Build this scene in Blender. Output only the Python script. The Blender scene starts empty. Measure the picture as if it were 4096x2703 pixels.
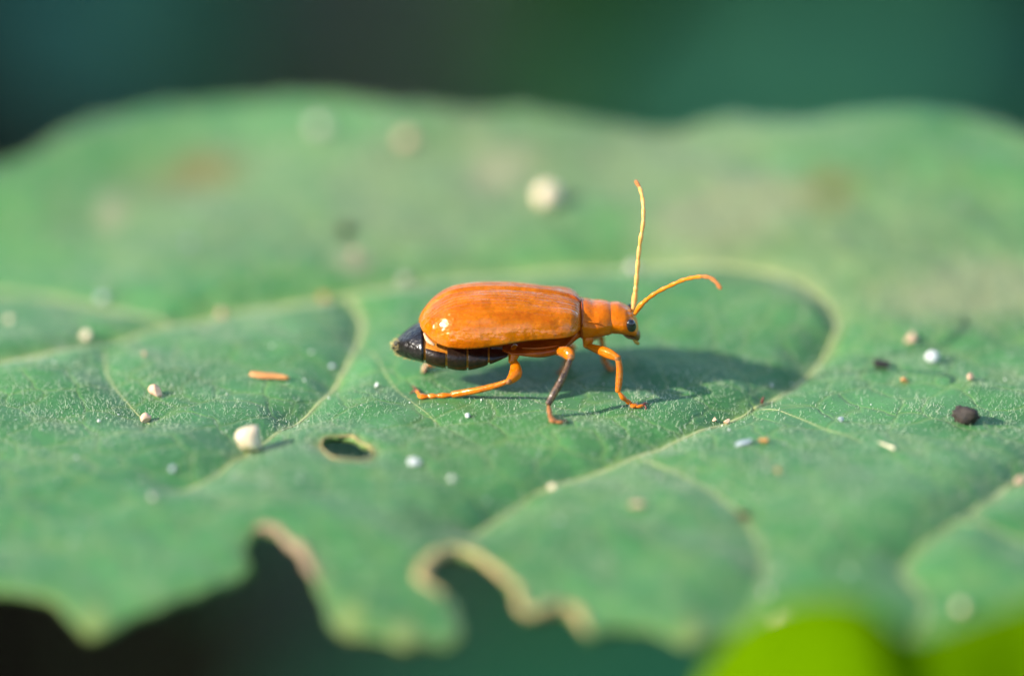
import bpy, math, random
import numpy as np
from mathutils import Vector, Matrix

# ------------------------------------------------------------------ camera, world, sun, exposure
S = 0.001                      # the whole scene is written in millimetres
sc = bpy.context.scene
col = sc.collection
PITCH = math.radians(22.0)
DIST, LENS, SENS = 195.0, 200.0, 36.0
CT = np.array([0.0, 0.0, 1.73])                     # point on the optical axis in the plane of focus
FW = np.array([0.0, math.cos(PITCH), -math.sin(PITCH)])
UP = np.array([0.0, math.sin(PITCH), math.cos(PITCH)])
CP = CT - FW * DIST
cam = bpy.data.cameras.new("camera")
camo = bpy.data.objects.new("camera", cam); col.objects.link(camo)
camo.location = Vector(CP * S)
camo.rotation_euler = (math.pi / 2 - PITCH, 0, 0)
cam.lens, cam.sensor_width, cam.sensor_fit = LENS, SENS, 'HORIZONTAL'
cam.clip_start, cam.clip_end = 0.005, 200.0
cam.dof.use_dof = True
cam.dof.focus_distance = (DIST - 1.1) * S
cam.dof.aperture_fstop = 14.5
cam.dof.aperture_blades = 0
sc.camera = camo

SUN_EL, SUN_AZ = math.radians(28), math.radians(18)   # light travels towards +X, slightly away from the camera
ld = Vector((math.cos(SUN_EL) * math.cos(SUN_AZ), math.cos(SUN_EL) * math.sin(SUN_AZ), -math.sin(SUN_EL)))
w = bpy.data.worlds.new("World"); sc.world = w; w.use_nodes = True
nt = w.node_tree
bg = nt.nodes["Background"]; sky = nt.nodes.new("ShaderNodeTexSky")
sky.sky_type = 'NISHITA'; sky.sun_disc = False
sky.sun_elevation = SUN_EL
sky.sun_rotation = math.atan2(-ld.x, -ld.y)
nt.links.new(sky.outputs[0], bg.inputs[0]); bg.inputs[1].default_value = 0.137
sl = bpy.data.lights.new("sun", 'SUN'); sl.energy = 3.6; sl.angle = math.radians(0.53); sl.color = (1.0, 0.92, 0.80)
so = bpy.data.objects.new("sun", sl); col.objects.link(so)
so.rotation_euler = ld.to_track_quat('-Z', 'Y').to_euler(); so.location = (-1, -0.3, 0.6)
sc.view_settings.view_transform = 'Standard'; sc.view_settings.look = 'None'
sc.view_settings.exposure = 1.26; sc.view_settings.gamma = 1.0
sc.view_settings.use_curve_mapping = False
sc.render.engine = 'CYCLES'

rng = np.random.default_rng(7); random.seed(7)

# ------------------------------------------------------------------ pixel helpers (4096 x 2703 photo pixels -> millimetres)
def ray(px, py):
    k = SENS / LENS / 4096.0
    return FW + np.array([1.0, 0, 0]) * (px - 2048) * k + UP * (1351.5 - py) * k
def pp(px, py, Y):                       # point seen at a pixel, at the depth Y of the thing it belongs to
    d = ray(px, py); return CP + d * ((Y - CP[1]) / d[1])
def march(px, py, hf):                   # first point seen at a pixel that lies on the surface hf(X, Y)
    d = ray(px, py); t = np.linspace(120, 330, 421)
    P = CP + t[:, None] * d; k = int(np.argmax(P[:, 2] - hf(P[:, 0], P[:, 1]) <= 0)); a, b_ = t[max(k - 1, 0)], t[k]
    for _ in range(18):
        m = (a + b_) / 2; p = CP + m * d
        if p[2] - float(hf(p[0], p[1])) > 0: a = m
        else: b_ = m
    return CP + d * ((a + b_) / 2)
COS, SIN, PXMM = math.cos(PITCH), math.sin(PITCH), 4096.0 / (SENS / LENS * DIST)

# ------------------------------------------------------------------ mesh helpers
def mk(name, verts, faces, mat, parent=None, origin=(0, 0, 0), smooth=True):
    me = bpy.data.meshes.new(name)
    v = (np.asarray(verts, float) - np.asarray(origin, float)) * S
    me.from_pydata(v.tolist(), [], faces if isinstance(faces, list) else faces.tolist())
    if smooth: me.polygons.foreach_set('use_smooth', [True] * len(me.polygons))
    me.materials.append(mat); me.update()
    o = bpy.data.objects.new(name, me); col.objects.link(o)
    if parent is not None: o.parent = parent
    else: o.location = Vector(np.asarray(origin, float) * S)
    return o
def tag(o, label=None, cat=None, group=None, kind=None):
    if label: o["label"] = label
    if cat: o["category"] = cat
    if group: o["group"] = group
    if kind: o["kind"] = kind
    return o
def empty(name, loc):
    o = bpy.data.objects.new(name, None); col.objects.link(o)
    o.location = Vector(np.asarray(loc, float) * S); o.empty_display_size = 0.002
    return o
def cr(pts, n):                          # Catmull-Rom through points, n samples
    P = np.asarray(pts, float)
    P = np.vstack([2 * P[0] - P[1], P, 2 * P[-1] - P[-2]])
    m = len(P) - 3
    t = np.linspace(0, m - 1e-9, n); i = t.astype(int); f = (t - i)[:, None]
    a, b, c, d = P[i], P[i + 1], P[i + 2], P[i + 3]
    return 0.5 * (2 * b + (c - a) * f + (2 * a - 5 * b + 4 * c - d) * f ** 2 + (3 * b - a - 3 * c + d) * f ** 3)
def ring_faces(n, m, closed=True):
    f = []
    for i in range(n - 1):
        for j in range(m if closed else m - 1):
            k = (j + 1) % m
            f.append([i * m + j, i * m + k, (i + 1) * m + k, (i + 1) * m + j])
    return f
def cap(v, f, base, m, flip):
    c = len(v); v.append(np.mean(v[base:base + m], axis=0))
    for j in range(m):
        k = (j + 1) % m
        f.append([base + j, base + k, c] if not flip else [base + k, base + j, c])
def tube(path, radii, n=24, m=12, aspect=None, side=(0, 1, 0), round_ends=True, wob=0.0):
    """swept tube through control points; aspect = radius across `side` / radius in the other direction"""
    path = np.asarray(path, float); radii = np.asarray(radii, float).reshape(len(path), -1)
    if radii.shape[1] == 1: radii = np.hstack([radii, radii * (aspect or 1.0)])
    q = cr(np.hstack([path, radii]), n)
    P, R = q[:, :3], np.maximum(q[:, 3:], 1e-4)
    T = np.gradient(P, axis=0); T /= np.linalg.norm(T, axis=1)[:, None] + 1e-12
    if round_ends:                       # rounded end rings
        pre = []; post = []
        for ang in (0.1, 0.5, 0.85):
            pre.append((P[0] - T[0] * R[0].min() * math.cos(ang * math.pi / 2) , R[0] * math.sin(ang * math.pi / 2), T[0]))
            post.insert(0, (P[-1] + T[-1] * R[-1].min() * math.cos(ang * math.pi / 2), R[-1] * math.sin(ang * math.pi / 2), T[-1]))
        P = np.vstack([[a[0] for a in pre], P, [a[0] for a in post]])
        R = np.vstack([[a[1] for a in pre], R, [a[1] for a in post]])
        T = np.vstack([[a[2] for a in pre], T, [a[2] for a in post]])
    v = []; s0 = np.asarray(side, float)
    for p, r, t in zip(P, R, T):
        s = s0 - t * s0.dot(t); s /= np.linalg.norm(s) + 1e-9
        u = np.cross(t, s)
        for j in range(m):
            a = 2 * math.pi * j / m
            k = 1 + wob * (rng.random() - .5)
            v.append(p + (u * r[0] * math.cos(a) + s * r[1] * math.sin(a)) * k)
    f = ring_faces(len(P), m)
    cap(v, f, 0, m, True); cap(v, f, (len(P) - 1) * m, m, False)
    return v, f
def merge(*parts):
    v = []; f = []
    for pv, pf in parts:
        b = len(v); v += list(pv); f += [[b + i for i in q] for q in pf]
    return v, f
def ico(n=2):
    import bmesh
    bm = bmesh.new(); bmesh.ops.create_icosphere(bm, subdivisions=n, radius=1.0)
    bm.verts.ensure_lookup_table()
    v = np.array([x.co[:] for x in bm.verts]); f = [[q.index for q in p.verts] for p in bm.faces]; bm.free()
    return v, f
ICO2, ICO3 = ico(2), ico(3)
def smooth_noise(v, seed, freq, n=7):    # cheap sum of random sines, for lumpy shapes
    r = np.random.default_rng(seed); out = np.zeros(len(v))
    for _ in range(n):
        k = r.normal(size=v.shape[1]) * freq; out += np.sin(v @ k + r.random() * 6.28) / n
    return out

# ------------------------------------------------------------------ materials
def newmat(name):
    m = bpy.data.materials.new(name); m.use_nodes = True
    return m, m.node_tree.nodes, m.node_tree.links, m.node_tree.nodes["Principled BSDF"]
def inp(b, **kw):
    for k, v in kw.items():
        b.inputs[k.replace('_', ' ')].default_value = v
def noise(N, L, scale, detail=4, rough=.55, coord='Object', dist=0.0):
    tc = N.new("ShaderNodeTexCoord"); n = N.new("ShaderNodeTexNoise")
    n.inputs['Scale'].default_value = scale / S; n.inputs['Detail'].default_value = detail
    n.inputs['Roughness'].default_value = rough; n.inputs['Distortion'].default_value = dist
    L.new(tc.outputs[coord], n.inputs['Vector']); return n
def ramp(N, L, src, stops):
    r = N.new("ShaderNodeValToRGB"); e = r.color_ramp.elements
    while len(e) < len(stops): e.new(0.5)
    for el, (p, c) in zip(e, stops): el.position = p; el.color = (*c, 1) if len(c) == 3 else c
    L.new(src, r.inputs[0]); return r
def mixc(N, L, fac, a, b, mode='MIX'):
    m = N.new("ShaderNodeMix"); m.data_type = 'RGBA'; m.blend_type = mode
    for s, x in ((m.inputs[0], fac), (m.inputs[6], a), (m.inputs[7], b)):
        if hasattr(x, 'is_output'): L.new(x, s)
        elif isinstance(x, (int, float)): s.default_value = x
        else: s.default_value = (*x, 1)
    return m.outputs[2]
def bump(N, L, h, strength, dist, prev=None):
    b = N.new("ShaderNodeBump"); b.inputs['Strength'].default_value = strength; b.inputs['Distance'].default_value = dist * S
    L.new(h, b.inputs['Height'])
    if prev is not None: L.new(prev, b.inputs['Normal'])
    return b.outputs[0]
def chitin(name, c0, c1, rough=.28, coat=.6, sss=.25, ns=1.6, bstr=.25, fine=14, crough=.07, rad=(.35, .12, .02), streak=0):
    m, N, L, b = newmat(name)
    n = noise(N, L, ns, 4)
    L.new(ramp(N, L, n.outputs[0], [(.3, c0), (.7, c1)]).outputs[0], b.inputs['Base Color'])
    inp(b, Roughness=rough, Coat_Weight=coat, Coat_Roughness=crough, Subsurface_Weight=sss,
        Subsurface_Radius=rad, Subsurface_Scale=.5 * S, Specular_IOR_Level=.35)
    if c1[0] > .4: inp(b, Specular_Tint=(1, .62, .25, 1))
    n2 = noise(N, L, fine, 3); n3 = noise(N, L, 1.7, 3)
    nb = bump(N, L, n3.outputs[0], bstr, .2)
    nb = bump(N, L, n2.outputs[0], bstr, .012, nb)
    if streak:
        mp0 = N.new('ShaderNodeMapping'); mp0.inputs['Scale'].default_value = (.55, 1.7, 1.7)
        L.new(n.inputs['Vector'].links[0].from_socket, mp0.inputs[0]); L.new(mp0.outputs[0], n.inputs['Vector'])
        ns_ = noise(N, L, 1.0, 3); mp = N.new('ShaderNodeMapping'); mp.inputs['Scale'].default_value = (.7, 5, 5)
        L.new(ns_.inputs['Vector'].links[0].from_socket, mp.inputs[0]); L.new(mp.outputs[0], ns_.inputs['Vector'])
        nb = bump(N, L, ns_.outputs[0], streak, .06, nb)
        nc = noise(N, L, .7, 4); m2 = N.new('ShaderNodeMapping'); m2.inputs['Scale'].default_value = (.8, 2.2, 2.2)
        L.new(nc.inputs['Vector'].links[0].from_socket, m2.inputs[0]); L.new(m2.outputs[0], nc.inputs['Vector'])
        L.new(ramp(N, L, nc.outputs[0], [(.52, (.14, .14, .14)), (.61, (1, 1, 1))]).outputs[0], b.inputs['Coat Weight'])
        inp(b, Coat_IOR=1.7)
    L.new(nb, b.inputs['Normal']); L.new(nb, b.inputs['Coat Normal'])
    return m
M = {}
M['elytra'] = chitin("orange_elytra", (.36, .068, .0002), (.60, .170, .0002), rough=.27, coat=.4, sss=.35, ns=.9, bstr=.5, fine=11, crough=.04, streak=.8)
M['orange'] = chitin("orange_cuticle", (.50, .106, .0002), (.65, .168, .0002), rough=.24, coat=.3, sss=.25, ns=1.5, bstr=.4)
M['sternum'] = chitin("red_brown_sternum", (.22, .035, .003), (.45, .085, .004), rough=.25, coat=.4, sss=.15)
M['legs'] = chitin("orange_leg", (.50, .115, .002), (.68, .18, .002), rough=.3, coat=.4, sss=.3, ns=3)
M['antenna'] = chitin("amber_antenna", (.64, .18, .006), (.76, .26, .015), rough=.3, coat=.5, sss=.3, ns=3)
M['antenna_lit'] = chitin("lit_amber_antenna", (.72, .36, .07), (.86, .52, .18), rough=.3, coat=.6, sss=.3, ns=4)  # lighter copy for the upright antenna, its sunlight put into the colour
M['antenna_tip'] = chitin("rusty_antenna", (.42, .12, .03), (.55, .18, .05), rough=.5, coat=.1, sss=.2, ns=5)
M['black'] = chitin("black_cuticle", (.005, .004, .004), (.014, .010, .010), rough=.3, coat=.3, sss=0, ns=5, bstr=.7, fine=18)
M['blackbelly'] = chitin("dark_brown_cuticle", (.008, .004, .002), (.026, .012, .005), rough=.4, coat=.1, sss=0, ns=6, bstr=.5, fine=18)
M['membrane'] = chitin("amber_membrane", (.45, .14, .01), (.62, .26, .04), rough=.35, coat=.3, sss=.3, ns=5)
M['pale'] = chitin("pale_membrane", (.42, .26, .14), (.60, .42, .28), rough=.4, coat=.2, sss=.3, ns=8)
M['eye'] = chitin("black_eye", (.006, .006, .008), (.01, .01, .014), rough=.1, coat=1.0, sss=0, ns=3, bstr=.03, crough=.02)
M['mouth'] = chitin("olive_brown_mouth", (.10, .05, .01), (.20, .10, .02), rough=.35, coat=.3, sss=.1, ns=6)
M['palp'] = chitin("ochre_palp", (.30, .18, .02), (.42, .26, .04), rough=.35, coat=.3, sss=.2, ns=6)
M['darktibia'] = chitin("dark_brown_tibia", (.014, .008, .006), (.15, .07, .03), rough=.25, coat=.6, sss=.05, ns=5, bstr=.4)
M['rusty'] = chitin("rusty_tarsus", (.22, .08, .03), (.42, .18, .07), rough=.45, coat=.15, sss=.1, ns=6, bstr=.5)
M['claw'] = chitin("dark_red_claw", (.12, .02, .015), (.25, .05, .03), rough=.3, coat=.3, sss=.05, ns=6)
def plain(name, c0, c1, rough=.6, ns=4, sss=.1, bstr=.4, bd=.06, fine=6, rad=(.3, .2, .12), sheen=0.0):
    m, N, L, b = newmat(name)
    n = noise(N, L, ns, 4)
    L.new(ramp(N, L, n.outputs[0], [(.3, c0), (.7, c1)]).outputs[0], b.inputs['Base Color'])
    inp(b, Roughness=rough, Subsurface_Weight=sss, Subsurface_Radius=rad, Subsurface_Scale=.3 * S, Sheen_Weight=sheen)
    L.new(bump(N, L, noise(N, L, fine, 4).outputs[0], bstr, bd), b.inputs['Normal'])
    return m
M['setae'] = plain("golden_setae", (.40, .28, .08), (.60, .46, .18), .4, 8)
def leafmat(name, dark, light, vein, transl=.15, tcol=(.25, .5, .04), rough=.45, ns=.12, attr=False, gloss=True):
    m, N, L, b = newmat(name)
    n1 = noise(N, L, ns, 3, .6, dist=.4); n2 = noise(N, L, ns * 9, 2, .6)
    c = ramp(N, L, n1.outputs[0], [(.3, dark), (.7, light)]).outputs[0]
    c = mixc(N, L, .30, c, ramp(N, L, n2.outputs[0], [(.3, (.55, .6, .55)), (.7, (1.3, 1.25, 1.2))]).outputs[0], 'MULTIPLY')
    if attr:
        def at(nm):
            a = N.new("ShaderNodeAttribute"); a.attribute_name = nm; return a.outputs['Fac']
        c = mixc(N, L, at('vein'), c, vein)
        # faint network of veinlets
        tc = N.new("ShaderNodeTexCoord"); vo = N.new("ShaderNodeTexVoronoi"); vo.feature = 'DISTANCE_TO_EDGE'
        vo.inputs['Scale'].default_value = .55 / S
        nw = noise(N, L, .6, 2); ad = N.new("ShaderNodeVectorMath"); ad.operation = 'MULTIPLY_ADD'
        L.new(nw.outputs['Color'], ad.inputs[0]); ad.inputs[1].default_value = (.9 * S,) * 3; L.new(tc.outputs['Object'], ad.inputs[2])
        L.new(ad.outputs[0], vo.inputs['Vector'])
        rr = ramp(N, L, vo.outputs['Distance'], [(0.0, (1, 1, 1)), (.07, (0, 0, 0))])
        mm = N.new("ShaderNodeMath"); mm.operation = 'MULTIPLY'; L.new(rr.outputs[0], mm.inputs[0]); mm.inputs[1].default_value = .26
        c = mixc(N, L, mm.outputs[0], c, vein)
        c = mixc(N, L, at('rim'), c, (.30, .31, .07))
        c = mixc(N, L, at('stain'), c, (.13, .125, .02))
        c = mixc(N, L, at('tan'), c, (.36, .29, .19))
        # pale wax and dust dots
        n3 = noise(N, L, 16, 2); dd = ramp(N, L, n3.outputs[0], [(.66, (0, 0, 0)), (.74, (.5, .5, .5))])
        c = mixc(N, L, dd.outputs[0], c, (.38, .46, .34))
    L.new(c, b.inputs['Base Color'])
    inp(b, Roughness=rough, Specular_IOR_Level=.25, Sheen_Weight=.04, Sheen_Roughness=.5)
    if not gloss: inp(b, Specular_IOR_Level=.0, Sheen_Weight=0)
    nb = bump(N, L, noise(N, L, ns * 18, 2).outputs[0], .5, .10)
    nb = bump(N, L, noise(N, L, 9, 1).outputs[0], .6, .03, nb)
    if attr:
        mv = N.new("ShaderNodeMath"); mv.operation = 'MULTIPLY'; L.new(rr.outputs[0], mv.inputs[0]); mv.inputs[1].default_value = -1
        nb = bump(N, L, mv.outputs[0], .5, .05, nb)
    L.new(nb, b.inputs['Normal'])
    if transl > 0:
        t = N.new("ShaderNodeBsdfTranslucent"); t.inputs[0].default_value = (*tcol, 1)
        ms = N.new("ShaderNodeMixShader"); ms.inputs[0].default_value = transl
        L.new(b.outputs[0], ms.inputs[1]); L.new(t.outputs[0], ms.inputs[2])
        L.new(ms.outputs[0], N["Material Output"].inputs['Surface'])
    return m
M['leaf'] = leafmat("broad_green_leaf", (.038, .155, .042), (.082, .250, .072), (.27, .34, .10), .10, (.12, .35, .05), attr=True)
M['vein'] = plain("pale_vein", (.28, .34, .12), (.42, .44, .19), .5, 1.2, .1, .5, .04, 9)
M['rim'] = plain("dried_tan_edge", (.33, .24, .09), (.50, .40, .16), .6, 1.2, .1, .6, .12, 3)
M['rim2'] = plain("dried_pink_edge", (.30, .19, .11), (.44, .32, .17), .6, 1.2, .1, .6, .12, 3)
M['hair'] = plain("pale_leaf_hair", (.26, .40, .22), (.56, .62, .44), .5, .3, .0, 0, .01)
M['dust'] = plain("white_dust", (.55, .58, .52), (.8, .78, .7), .6, 2, .0, 0, .01)

# ------------------------------------------------------------------ ground far below
soil, N, L, b = newmat("dark_soil")
n = noise(N, L, .03, 6, .7)
L.new(ramp(N, L, n.outputs[0], [(.3, (.010, .0065, .003)), (.7, (.034, .022, .011))]).outputs[0], b.inputs['Base Color'])
inp(b, Roughness=.95, Specular_IOR_Level=0.0); L.new(bump(N, L, noise(N, L, .12, 6).outputs[0], 1, 12), b.inputs['Normal'])
G = -330.0
gx = np.concatenate([[-60000, -20000, -6000], np.linspace(-2500, 2500, 90), [6000, 20000, 60000]])
X, Y = np.meshgrid(gx, gx, indexing='ij')
Zg = G + 9 * smooth_noise(np.c_[X.ravel(), Y.ravel()], 3, .012) + 5 * smooth_noise(np.c_[X.ravel(), Y.ravel()], 4, .05)
nn = len(gx); I = np.arange(nn * nn).reshape(nn, nn)
gf = np.stack([I[:-1, :-1], I[1:, :-1], I[1:, 1:], I[:-1, 1:]], -1).reshape(-1, 4)
tag(mk("ground", np.c_[X.ravel(), Y.ravel(), Zg], gf, soil), kind="structure")

# ------------------------------------------------------------------ the broad leaf: height field, veins, outline
def h0(x, y):
    x = np.asarray(x, float); y = np.asarray(y, float)
    h = 0.0075 * np.clip(y - 5, 0, None) ** 2 - 0.010 * np.clip(-7 - y, 0, None) ** 2
    h = h - 0.0016 * np.clip(np.abs(x) - 8, 0, None) ** 2
    h = h + 0.22 * np.sin(x * .31 + .8) * np.sin(y * .27 + 1.0) * np.clip((np.hypot(x, y) - 4) / 8, 0, 1)
    h = h + (.10 * (x + 6)) * np.clip((y - 4) / 10, 0, 1)
    h = h + 0.5 * np.sin(x * .33 + 2.2) * np.clip((y - 14) / 12, 0, 1)
    return h
VEINS = [  # pixel path, radius start/end mm, groove depth mm
    ([(-700, 1570), (-300, 1525), (0, 1462), (400, 1382), (700, 1303), (1000, 1240), (1300, 1192), (1700, 1128), (2000, 1098), (2300, 1078), (2600, 1062), (2900, 1058), (3100, 1085), (3250, 1150), (3335, 1240), (3348, 1330), (3290, 1440), (3180, 1540), (3050, 1620), (2900, 1690), (2700, 1765), (2500, 1842), (2200, 1948), (2000, 2060), (1880, 2150)], .22, .08, .42),
    ([(1395, 1180), (1440, 1250), (1450, 1320), (1400, 1440), (1330, 1550), (1230, 1650), (1130, 1720), (980, 1820), (850, 1905), (700, 1965)], .12, .06, .35),
    ([(4500, 1700), (4096, 1905), (3950, 2000), (3800, 2100), (3680, 2190), (3605, 2262)], .12, .07, .40),
    ([(3050, 1615), (3170, 1662), (3300, 1718), (3450, 1772)], .035, .02, .10),
    ([(-400, 1120), (0, 1172), (250, 1200), (500, 1240), (720, 1290)], .12, .10, .25),
    ([(2560, 1822), (2750, 1905), (2950, 2040), (3050, 2190), (3040, 2340), (2980, 2470)], .05, .03, .20),
    ([(3605, 2262), (3690, 2370), (3705, 2460), (3640, 2550)], .07, .05, .24),
    ([(3850, 2072), (3980, 2115), (4096, 2165), (4300, 2230)], .05, .04, .2),
    ([(600, 1690), (500, 1600), (430, 1500), (420, 1400)], .03, .03, .18),
    ([(1750, 1700), (1640, 1600), (1560, 1520), (1480, 1390)], .02, .02, .12),
]
FAR = [(-1000, 1500), (-850, 1150), (-500, 850), (-200, 730), (0, 652), (120, 612), (250, 545), (400, 475), (600, 428), (800, 405), (1000, 392), (1150, 372), (1300, 375), (1500, 400), (1700, 410), (1850, 424), (2050, 425), (2200, 455), (2350, 482), (2550, 500), (2700, 505), (2830, 480), (2950, 455), (3100, 470), (3250, 470), (3400, 445), (3600, 425), (3800, 440), (3960, 470), (4096, 520), (4400, 640), (4800, 900), (5100, 1400)]
NEAR = [(5150, 1700), (5000, 2150), (4600, 2430), (4096, 2500), (3850, 2540), (3650, 2570), (3400, 2540), (3100, 2515), (2950, 2515), (2850, 2535), (2770, 2552), (2690, 2530), (2600, 2500), (2500, 2482), (2420, 2500), (2350, 2515), (2330, 2465), (2290, 2425), (2230, 2415), (2150, 2440), (2090, 2430), (2075, 2365), (2010, 2290), (1920, 2220), (1820, 2195), (1730, 2225), (1688, 2265), (1700, 2330), (1770, 2370), (1830, 2430), (1845, 2500), (1790, 2550), (1680, 2545), (1600, 2565), (1520, 2540), (1450, 2520), (1375, 2505), (1310, 2440), (1270, 2330), (1235, 2245), (1215, 2195), (1160, 2160), (1110, 2115), (1050, 2105), (1005, 2120), (985, 2160), (990, 2220), (1000, 2270), (950, 2305), (820, 2355), (650, 2420), (500, 2480), (400, 2515), (355, 2520), (310, 2480), (230, 2410), (140, 2375), (0, 2355), (-300, 2340), (-700, 2150), (-950, 1850)]
HOLE = [(1290, 1752), (1315, 1740), (1360, 1738), (1410, 1742), (1440, 1765), (1480, 1780), (1492, 1808), (1465, 1832), (1410, 1832), (1350, 1822), (1310, 1800), (1288, 1775)]
def onto(pts, hf): return np.array([march(x, y, hf) for x, y in pts])
def densify(P, step=.12, closed=True):
    P = np.asarray(P); n = len(P); Q = P[list(range(n)) + [0]] if closed else P
    c = cr(Q, len(Q) * 6); return c[:-1] if closed else c
veins = []
for pts, r0, r1, dep in VEINS:
    P = onto(pts, lambda x, y: h0(x, y) - dep * 1.25)
    veins.append((cr(P, len(P) * 6), r0, r1, dep))
outl = densify(onto(FAR + NEAR, h0)); hole = densify(onto(HOLE, h0))
# nibbled unevenness of the margin
for c, am in ((outl, .22), (hole, .10)):
    c[:, 0] += am * smooth_noise(c[:, :2], 11, 2.4); c[:, 1] += am * smooth_noise(c[:, :2], 12, 2.4)

DX = 0.13
xs = np.arange(-28.5, 28.5, DX); ys = np.arange(-24, 33, DX)
GX, GY = np.meshgrid(xs, ys, indexing='ij'); PT = np.c_[GX.ravel(), GY.ravel()].astype(np.float32)
def dist_poly(P, c, closed=True):
    A = np.asarray(c)[:, :2].astype(np.float32); B = np.roll(A, -1, 0) if closed else A[1:]
    if not closed: A = A[:-1]
    best = np.full(len(P), 1e9, np.float32); near = np.zeros((len(P), 2), np.float32); idx = np.zeros(len(P), int)
    for i, (a, b_) in enumerate(zip(A, B)):
        ab = b_ - a; L2 = float(ab @ ab) + 1e-12
        t = np.clip(((P - a) @ ab) / L2, 0, 1); q = a + t[:, None] * ab
        d = ((P - q) ** 2).sum(1); m = d < best
        best[m] = d[m]; near[m] = q[m]; idx[m] = i
    return np.sqrt(best), near, idx
def inside(P, c):
    A = np.asarray(c)[:, :2]; B = np.roll(A, -1, 0); r = np.zeros(len(P), bool)
    for a, b_ in zip(A, B):
        m = (a[1] > P[:, 1]) != (b_[1] > P[:, 1])
        if m.any():
            xi = (b_[0] - a[0]) * (P[:, 1] - a[1]) / (b_[1] - a[1] + 1e-12) + a[0]; r ^= m & (P[:, 0] < xi)
    return r
dep = np.zeros(len(PT)); veinm = np.zeros(len(PT))
for c, r0, r1, dd in veins:
    # fewer segments for the distance field
    d, _, idx = dist_poly(PT, c[::2], False)
    dep = np.maximum(dep, 1.45 * dd * np.exp(-(d / .95) ** 1.3)); rr_ = r0 + (r1 - r0) * idx / max(1, len(c[::2]) - 2)
    veinm = np.maximum(veinm, np.exp(-(d / (rr_ * 1.9)) ** 2) * (.55 if r0 < .2 or r1 < .1 else .3))
Hf = h0(PT[:, 0], PT[:, 1]) - dep
Hf += .20 * smooth_noise(PT, 21, .8, 9) + .07 * smooth_noise(PT, 22, 2.2, 9)
HG = Hf.reshape(GX.shape)
def hgt(x, y):
    i = np.clip((np.asarray(x) - xs[0]) / DX, 0, len(xs) - 1.001); j = np.clip((np.asarray(y) - ys[0]) / DX, 0, len(ys) - 1.001)
    a = i.astype(int) if hasattr(i, 'astype') else int(i); b_ = j.astype(int) if hasattr(j, 'astype') else int(j)
    u, v = i - a, j - b_
    return (HG[a, b_] * (1 - u) + HG[a + 1, b_] * u) * (1 - v) + (HG[a, b_ + 1] * (1 - u) + HG[a + 1, b_ + 1] * u) * v
def pg(px, py, dz=0.0): return march(px, py, lambda x, y: hgt(x, y) + dz)

do, no, _ = dist_poly(PT, outl); dh, nh, _ = dist_poly(PT, hole)
ins = inside(PT, outl) & ~inside(PT, hole)
ni, nj = GX.shape; I = np.arange(ni * nj).reshape(ni, nj)
F = np.stack([I[:-1, :-1], I[1:, :-1], I[1:, 1:], I[:-1, 1:]], -1).reshape(-1, 4)
F = F[ins[F].any(1)]
used = np.zeros(len(PT), bool); used[F.ravel()] = True
xy = PT.astype(float).copy()
mv = used & ~ins
tgt = np.where((dh < do)[:, None], nh, no); xy[mv] = tgt[mv]
# bend of the blade rim: lips curl down at the margin
dm = np.where(ins, np.minimum(do, dh), 0.0)
Z = Hf - .10 * np.exp(-(dm / .35) ** 2)
Z[mv] = hgt(xy[mv, 0], xy[mv, 1]) - .10
remap = -np.ones(len(PT), int); remap[used] = np.arange(used.sum())
leaf = tag(empty("broad_leaf", (0, 0, 0)), "large fuzzy green leaf with chewed notches that the orange beetle stands on", "leaf")
blade = mk("blade", np.c_[xy, Z][used], remap[F], M['leaf'], leaf)
def fattr(o, name, val):
    a = o.data.attributes.new(name, 'FLOAT', 'POINT'); a.data.foreach_set('value', np.asarray(val, np.float32))
fattr(blade, 'vein', veinm[used])
rimv = np.exp(-(np.minimum(dm, 9) / .22) ** 2) * .25; rimv = np.maximum(rimv, np.exp(-(np.where(ins, dh, 9) / .22) ** 2) * .55)
stain = np.zeros(len(PT)); tan = np.zeros(len(PT))
def blob(arr, px, py, rx, ry, k, seed):
    p = march(px, py, h0); q = np.c_[(PT[:, 0] - p[0]) / rx, (PT[:, 1] - p[1]) / ry]
    d = np.hypot(q[:, 0], q[:, 1]) + .45 * smooth_noise(q, seed, 2.2)
    np.maximum(arr, k * np.clip(1.4 - d, 0, 1), out=arr)
blob(stain, 800, 690, 1.6, 1.5, .95, 1); blob(stain, 660, 720, 1.6, 1.6, .4, 2); blob(stain, 3330, 750, 1.2, 1.5, .6, 3)
blob(tan, 1750, 760, 6, 5, .28, 14); blob(tan, 2700, 640, 6, 4, .30, 15); blob(tan, 3500, 950, 6, 4, .22, 16); blob(tan, 900, 800, 6, 5, .18, 17)  # broad tan patches; also put the far half's extra brightness into the colour
blob(tan, 440, 850, .7, 1.5, .5, 4); blob(tan, 2000, 670, 1.6, 2.2, .55, 5); blob(tan, 1880, 560, 1.8, 1.8, .3, 6)
blob(tan, 2900, 830, 3.2, 3.0, .45, 7); blob(tan, 3850, 1150, 4, 2.0, .45, 8); blob(tan, 1420, 1020, .8, .9, .5, 9)
for px, py in ((370, 2505), (1385, 2490), (1610, 2555), (2750, 2540)):
    blob(rimv, px, py, .6, 1.0, .5, px)
fattr(blade, 'rim', rimv[used]); fattr(blade, 'stain', stain[used]); fattr(blade, 'tan', tan[used])
sm = blade.modifiers.new("thickness", 'SOLIDIFY'); sm.thickness = .22 * S; sm.offset = -1
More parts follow.
